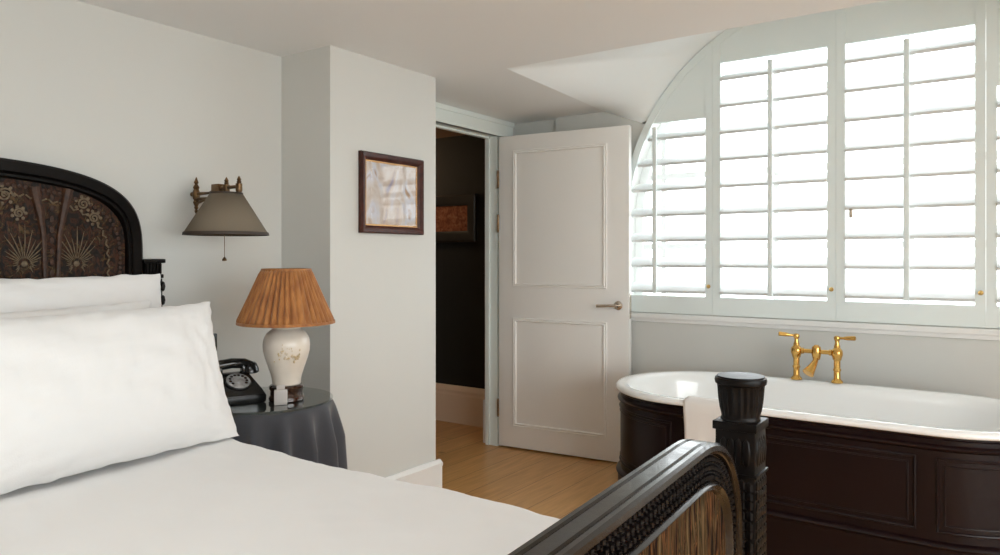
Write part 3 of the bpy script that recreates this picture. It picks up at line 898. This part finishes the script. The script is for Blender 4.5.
# ------------------------------------------------------------------ swing arm wall lamp
WY = 1.662
SX, SY = -2.362, 1.63
wl = thing('wall_lamp', 'brass swing arm wall lamp with taupe cone shade beside the bed', 'lamp', (XH, WY, 1.45))
b = bmesh.new()
fin = [(.0, 1.375), (.004, 1.378), (.007, 1.386), (.004, 1.392), (.008, 1.398), (.006, 1.405), (.009, 1.412), (.012, 1.42), (.009, 1.428), (.013, 1.435), (.014, 1.45), (.012, 1.465), (.009, 1.47), (.012, 1.478), (.008, 1.486), (.005, 1.49), (.009, 1.497), (.006, 1.504), (.002, 1.516), (0, 1.519)]
lathe(b, fin, (XH + .028, WY, 0), 20)
tube(b, [(XH + .010, WY, 1.452), (XH + .028, WY, 1.452)], .006, 12)
lathe(b, [(.009, XH + .0005), (.010, XH + .006), (.009, XH + .012), (.0, XH + .013)], (0, WY, 1.452), 24, 'x')
obj('wall_bracket', b, M['aged_brass'], wl)
b = bmesh.new()
JX, JY = -2.42, 1.635
for z in (1.452, 1.432): tube(b, [(XH + .028, WY, z), ((XH + .028 + JX) / 2, WY - .003, z), (JX, JY, z + .006 if z < 1.44 else z + .012)], [.007, .005, .006], 10)
tube(b, [(XH + .028, WY, 1.415), (JX, JY, 1.44)], [.005, .004], 8)
box(b, JX - .022, JX + .022, JY - .016, JY + .016, 1.445, 1.478, bev=.004)
tube(b, [(JX, JY, 1.462), (SX, SY, 1.462), (SX + .075, SY, 1.462)], .0065, 10)
for fx, fy in ((SX, SY), (SX + .075, SY)):
    lathe(b, [(.010, 1.442), (.012, 1.448), (.012, 1.472), (.007, 1.475), (.009, 1.479), (.006, 1.483), (.008, 1.487), (.003, 1.497), (.0, 1.501)], (fx, fy, 0), 16)
obj('swing_arm', b, M['aged_brass'], wl)
b = lathe(bmesh.new(), [(.148, 1.292), (.057, 1.440)], (SX, SY, 0), 64, cap=False)
ws = obj('lamp_shade', b, M['shade_grey'], wl, smooth=80)
ws.modifiers.new('thick', 'SOLIDIFY').thickness = .002
b = lathe(bmesh.new(), [(.1475, 1.287), (.1505, 1.287), (.148, 1.298), (.1450, 1.298), (.1475, 1.287)], (SX, SY, 0), 64, cap=False); lathe(b, [(.057, 1.436), (.059, 1.436), (.0575, 1.444), (.055, 1.444), (.057, 1.436)], (SX, SY, 0), 48, cap=False)
obj('shade_trim', b, M['shade_trim'], ws)
b = lathe(bmesh.new(), [(.012, 1.36), (.012, 1.442)], (SX, SY, 0), 14)
for k in range(3):
    a = 2 * pi * k / 3; tube(b, [(SX, SY, 1.436), (SX + .056 * cos(a), SY + .056 * sin(a), 1.438)], .002, 6)
lathe(b, [(.012, 1.36), (.022, 1.345), (.028, 1.32), (.02, 1.30), (0, 1.295)], (SX, SY, 0), 16)
obj('lamp_holder', b, M['aged_brass'], wl)
b = bmesh.new(); tube(b, [(SX - .012, SY, 1.40), (SX - .012, SY, 1.205)], .0012, 6); lathe(b, [(.0, 1.192), (.008, 1.193), (.008, 1.199), (.003, 1.206), (0, 1.208)], (SX - .012, SY, 0), 12)
obj('pull_cord', b, M['aged_brass'], wl)

# ------------------------------------------------------------------ bath
TCX, TCY, TL, TW = -.70, 3.385, .47, .427
def stad(w, z, n=28, L=TL):
    pts = []
    for i in range(n + 1):
        a = -pi / 2 + pi * i / n; pts.append((TCX + L + w * cos(a), TCY + w * sin(a), z))
    for i in range(n + 1):
        a = pi / 2 + pi * i / n; pts.append((TCX - L + w * cos(a), TCY + w * sin(a), z))
    return pts
bath = thing('bathtub', 'freestanding oval bath with white enamel basin and dark oxblood panelled sides', 'bathtub', (TCX, TCY, 0))
b = bmesh.new()
prof = [(.028, .580), (.006, .580), (.0, .584), (-.001, .591), (.002, .599), (.010, .606), (.022, .6075), (.045, .606), (.056, .600), (.064, .588), (.072, .55), (.088, .42), (.105, .30), (.135, .22), (.19, .185), (.27, .175)]
loft(b, [stad(TW - o, z) for o, z in prof], True, False, True)
obj('basin', b, M['enamel'], bath, smooth=50)
b = bmesh.new()
prof = [(.010, 0), (.010, .185), (.005, .190), (.001, .197), (.005, .204), (.012, .208), (.022, .212), (.022, .526), (.018, .530), (.010, .534), (.008, .540), (.012, .546), (.022, .550), (.022, .566), (.014, .572), (.014, .580), (.04, .581)]
loft(b, [stad(TW - o, z) for o, z in prof], True, True, False)
obj('cladding', b, M['tub_clad'], bath, smooth=40)
# raised panel mouldings around the cladding; path parameter in metres round the stadium, 0 at left end of the front straight
def pathpt(s, w):
    st = 2 * TL; ar = pi * (TW - .022)
    P = 2 * st + 2 * ar
    s %= P
    rot = w
    if s < st: return Vector((TCX - TL + s, TCY - w, 0)), Vector((0, -1, 0))
    s -= st
    if s < ar:
        a = -pi / 2 + s / (TW - .022); n = Vector((cos(a), sin(a), 0)); return Vector((TCX + TL, TCY, 0)) + n * w, n
    s -= ar
    if s < st: return Vector((TCX + TL - s, TCY + w, 0)), Vector((0, 1, 0))
    s -= st
    a = pi / 2 + s / (TW - .022); n = Vector((cos(a), sin(a), 0)); return Vector((TCX - TL, TCY, 0)) + n * w, n
ar = pi * (TW - .022); st = 2 * TL
def clad_panel(s0, s1, z0=.245, z1=.50):
    b = bmesh.new()
    n = 24
    for inset, r in ((0, .006), (.022, .0035)):
        pts = []
        for i in range(n + 1): pts.append((s0 + inset + (s1 - s0 - 2 * inset) * i / n, z0 + inset))
        for i in range(1, 8): pts.append((s1 - inset, z0 + inset + (z1 - z0 - 2 * inset) * i / 8))
        for i in range(n + 1): pts.append((s1 - inset - (s1 - s0 - 2 * inset) * i / n, z1 - inset))
        for i in range(1, 8): pts.append((s0 + inset, z1 - inset - (z1 - z0 - 2 * inset) * i / 8))
        P3 = []
        for s, z in pts:
            p, nn = pathpt(s, TW - .022); P3.append((p.x, p.y, z))
        tube(b, P3, r, 8, closed=True)
    return b
for s0, s1 in ((.055, st - .05), (st + .02, st + ar * .5 - .03), (st + ar * .5 + .03, st + ar - .02), (st + ar + .055, st + ar + st - .055), (st * 2 + ar + .02, st * 2 + ar * 1.5 - .03), (st * 2 + ar * 1.5 + .03, st * 2 + ar * 2 - .02)):
    obj('panel_moulding', clad_panel(s0, s1), M['tub_clad'], bath)
# waste inside
b = lathe(bmesh.new(), [(.03, .176), (.03, .179), (.02, .181), (0, .181)], (TCX, TCY, 0), 20)
obj('drain', b, M['brass'], bath)

# brass bath mixer on the back rim
RZ = .6075
MY = TCY + TW - .034
MX = -.770
tap = thing('bath_mixer_tap', 'polished brass bridge mixer tap with two levers on the bath rim', 'tap', (MX, MY, RZ))
b = bmesh.new()
for s in (-1, 1):
    x = MX + s * .092
    lathe(b, [(.026, RZ + .001), (.027, RZ + .006), (.022, RZ + .012), (.0175, RZ + .016), (.0145, RZ + .022), (.0145, RZ + .055), (.018, RZ + .058), (.018, RZ + .066), (.0145, RZ + .07), (.0145, RZ + .105), (.019, RZ + .11), (.021, RZ + .12), (.025, RZ + .13), (.026, RZ + .142), (.024, RZ + .155), (.018, RZ + .162), (.014, RZ + .167), (.014, RZ + .175)], (x, MY, 0), 24)
obj('pillars', b, M['brass'], tap) if False else b.free()
for s in (-1, 1):
    x = MX + s * .092
    b = lathe(bmesh.new(), [(.026, RZ + .0005), (.027, RZ + .006), (.022, RZ + .012), (.0175, RZ + .016), (.0145, RZ + .022), (.0145, RZ + .055), (.018, RZ + .058), (.018, RZ + .066), (.0145, RZ + .07), (.0145, RZ + .105), (.019, RZ + .11), (.021, RZ + .12), (.025, RZ + .13), (.026, RZ + .142), (.024, RZ + .155), (.018, RZ + .162), (.014, RZ + .167), (.014, RZ + .178)], (x, MY, 0), 24)
    obj('pillar', b, M['brass'], tap)
    b = lathe(bmesh.new(), [(.012, RZ + .178), (.010, RZ + .188), (.009, RZ + .198), (.013, RZ + .204), (.015, RZ + .213), (.012, RZ + .222), (.0, RZ + .225)], (x, MY, 0), 18)
    d = Vector((s, -.12, .06)) if s > 0 else Vector((s, -.25, .10))
    d.normalize(); p = Vector((x, MY, RZ + .213))
    tube(b, [p, p + d * .03, p + d * .034, p + d * .05, p + d * .080, p + d * .083], [.006, .006, .008, .010, .011, .008], 14)
    obj('lever_handle', b, M['brass'], tap)
b = bmesh.new()
tube(b, [(MX - .075, MY, RZ + .142), (MX - .03, MY, RZ + .142), (MX, MY, RZ + .142), (MX + .03, MY, RZ + .142), (MX + .075, MY, RZ + .142)], [.0105, .0105, .012, .0105, .0105], 14)
for s in (-1, 1): lathe(b, [(.010, s * .062), (.0155, s * .064), (.0155, s * .07), (.012, s * .073)], (0, 0, 0), 16, 'x') if False else tube(b, [(MX + s * .058, MY, RZ + .142), (MX + s * .068, MY, RZ + .142)], .015, 14)
obj('bridge', b, M['brass'], tap)
b = bmesh.new()
lathe(b, [(.018, RZ + .168), (.021, RZ + .160), (.022, RZ + .130), (.018, RZ + .112), (.016, RZ + .104)], (MX, MY - .002, 0), 20)
lathe(b, [(.0, RZ + .176), (.010, RZ + .174), (.014, RZ + .167), (.018, RZ + .166)], (MX, MY - .002, 0), 20)
tube(b, [(MX, MY - .002, RZ + .125), (MX - .001, MY - .016, RZ + .100), (MX - .006, MY - .034, RZ + .082), (MX - .014, MY - .052, RZ + .064), (MX - .024, MY - .068, RZ + .044)], [.012, .013, .016, .021, .028], 16)
obj('spout', b, M['brass'], tap)

# towel over the front rim
b = bmesh.new()
yf = TCY - TW
pp = [(yf + .098, .43), (yf + .084, .52), (yf + .076, .575), (yf + .066, .606), (yf + .042, .616), (yf + .018, .6175), (yf - .001, .612), (yf - .0105, .594), (yf - .0115, .56), (yf - .011, .50), (yf - .010, .43), (yf - .010, .36), (yf - .010, .31)]
rows = []
for i in range(21):
    x = -1.118 + .27 * i / 20
    row = []
    for k, (y, z) in enumerate(pp):
        w = max(0, (k - 8) / 4); 
        row.append((x + .004 * sin(k * 1.1) * (i - 10) / 10, y - .004 * w * (1 + sin(i * 1.1 + k * .3)), z))
    rows.append(row)
loft(b, rows, closed=False)
o = obj('towel', b, M['towel'], None, (-.98, yf, .6), smooth=60)
mod = o.modifiers.new('thick', 'SOLIDIFY'); mod.thickness = .006; mod.offset = 0
tag(o, 'white towel draped over the near rim of the bath', 'towel')

# ------------------------------------------------------------------ light
w = bpy.data.worlds.new('World'); sc.world = w; w.use_nodes = True
bg = w.node_tree.nodes['Background']; bg.inputs[1].default_value = 6.5
tcw = w.node_tree.nodes.new('ShaderNodeTexCoord'); sep = w.node_tree.nodes.new('ShaderNodeSeparateXYZ')
rw = w.node_tree.nodes.new('ShaderNodeValToRGB'); mpw = w.node_tree.nodes.new('ShaderNodeMapRange')
mpw.inputs[1].default_value = -1; mpw.inputs[2].default_value = 1
w.node_tree.links.new(tcw.outputs['Generated'], sep.inputs[0]); w.node_tree.links.new(sep.outputs['Z'], mpw.inputs[0]); w.node_tree.links.new(mpw.outputs[0], rw.inputs[0])
rw.color_ramp.elements[0].position = .42; rw.color_ramp.elements[0].color = (.58, .585, .58, 1)      # streets and roofs below the horizon
rw.color_ramp.elements[1].position = .56; rw.color_ramp.elements[1].color = (.97, .99, 1.0, 1)      # overcast sky
w.node_tree.links.new(rw.outputs[0], bg.inputs[0])
def portal(name, loc, rot, sx, sy):
    l = bpy.data.lights.new(name, 'AREA'); l.shape = 'RECTANGLE'; l.size = sx; l.size_y = sy
    l.cycles.is_portal = True
    o = bpy.data.objects.new(name, l); COL.objects.link(o); o.location = loc; o.rotation_euler = rot
portal('window_portal', (ACX, 4.24, 1.75), (R(-90), 0, 0), 2.36, 1.75)
portal('added_side_window_portal', (XR + .23, (RW[0] + RW[1]) / 2, (RW[2] + RW[3]) / 2), (0, R(90), 0), RW[3] - RW[2], RW[1] - RW[0])
portal('added_roof_window_portal', ((RL[0] + RL[1]) / 2, (RL[2] + RL[3]) / 2, ZC + .19), (0, 0, 0), RL[1] - RL[0], RL[3] - RL[2])
# warm ceiling lamp of the hallway
l = bpy.data.lights.new('hall_lamp', 'POINT'); l.energy = 8; l.color = (1, .68, .40); l.shadow_soft_size = .06
o = bpy.data.objects.new('hall_lamp', l); COL.objects.link(o); o.location = (-4.1, 3.92, 1.9)

# ------------------------------------------------------------------ camera
cam = bpy.data.cameras.new('camera'); cam.sensor_width = 36; cam.lens = .732 * 36
cam.shift_y = -.0205; cam.clip_start = .02
o = bpy.data.objects.new('camera', cam); COL.objects.link(o)
o.location = (0, 0, CZ); o.rotation_euler = (R(90), 0, R(34.9))
sc.camera = o
for ob in list(bpy.data.objects):
    if '_w' in ob: del ob['_w']
sc.view_settings.view_transform = 'Standard'; sc.view_settings.look = 'None'
sc.view_settings.gamma = 1; sc.view_settings.use_curve_mapping = False
sc.view_settings.exposure = 0.44
sc.cycles.max_bounces = 12; sc.cycles.diffuse_bounces = 8; sc.cycles.transparent_max_bounces = 16
sc.cycles.caustics_reflective = False; sc.cycles.caustics_refractive = False
sc.cycles.sample_clamp_indirect = 8
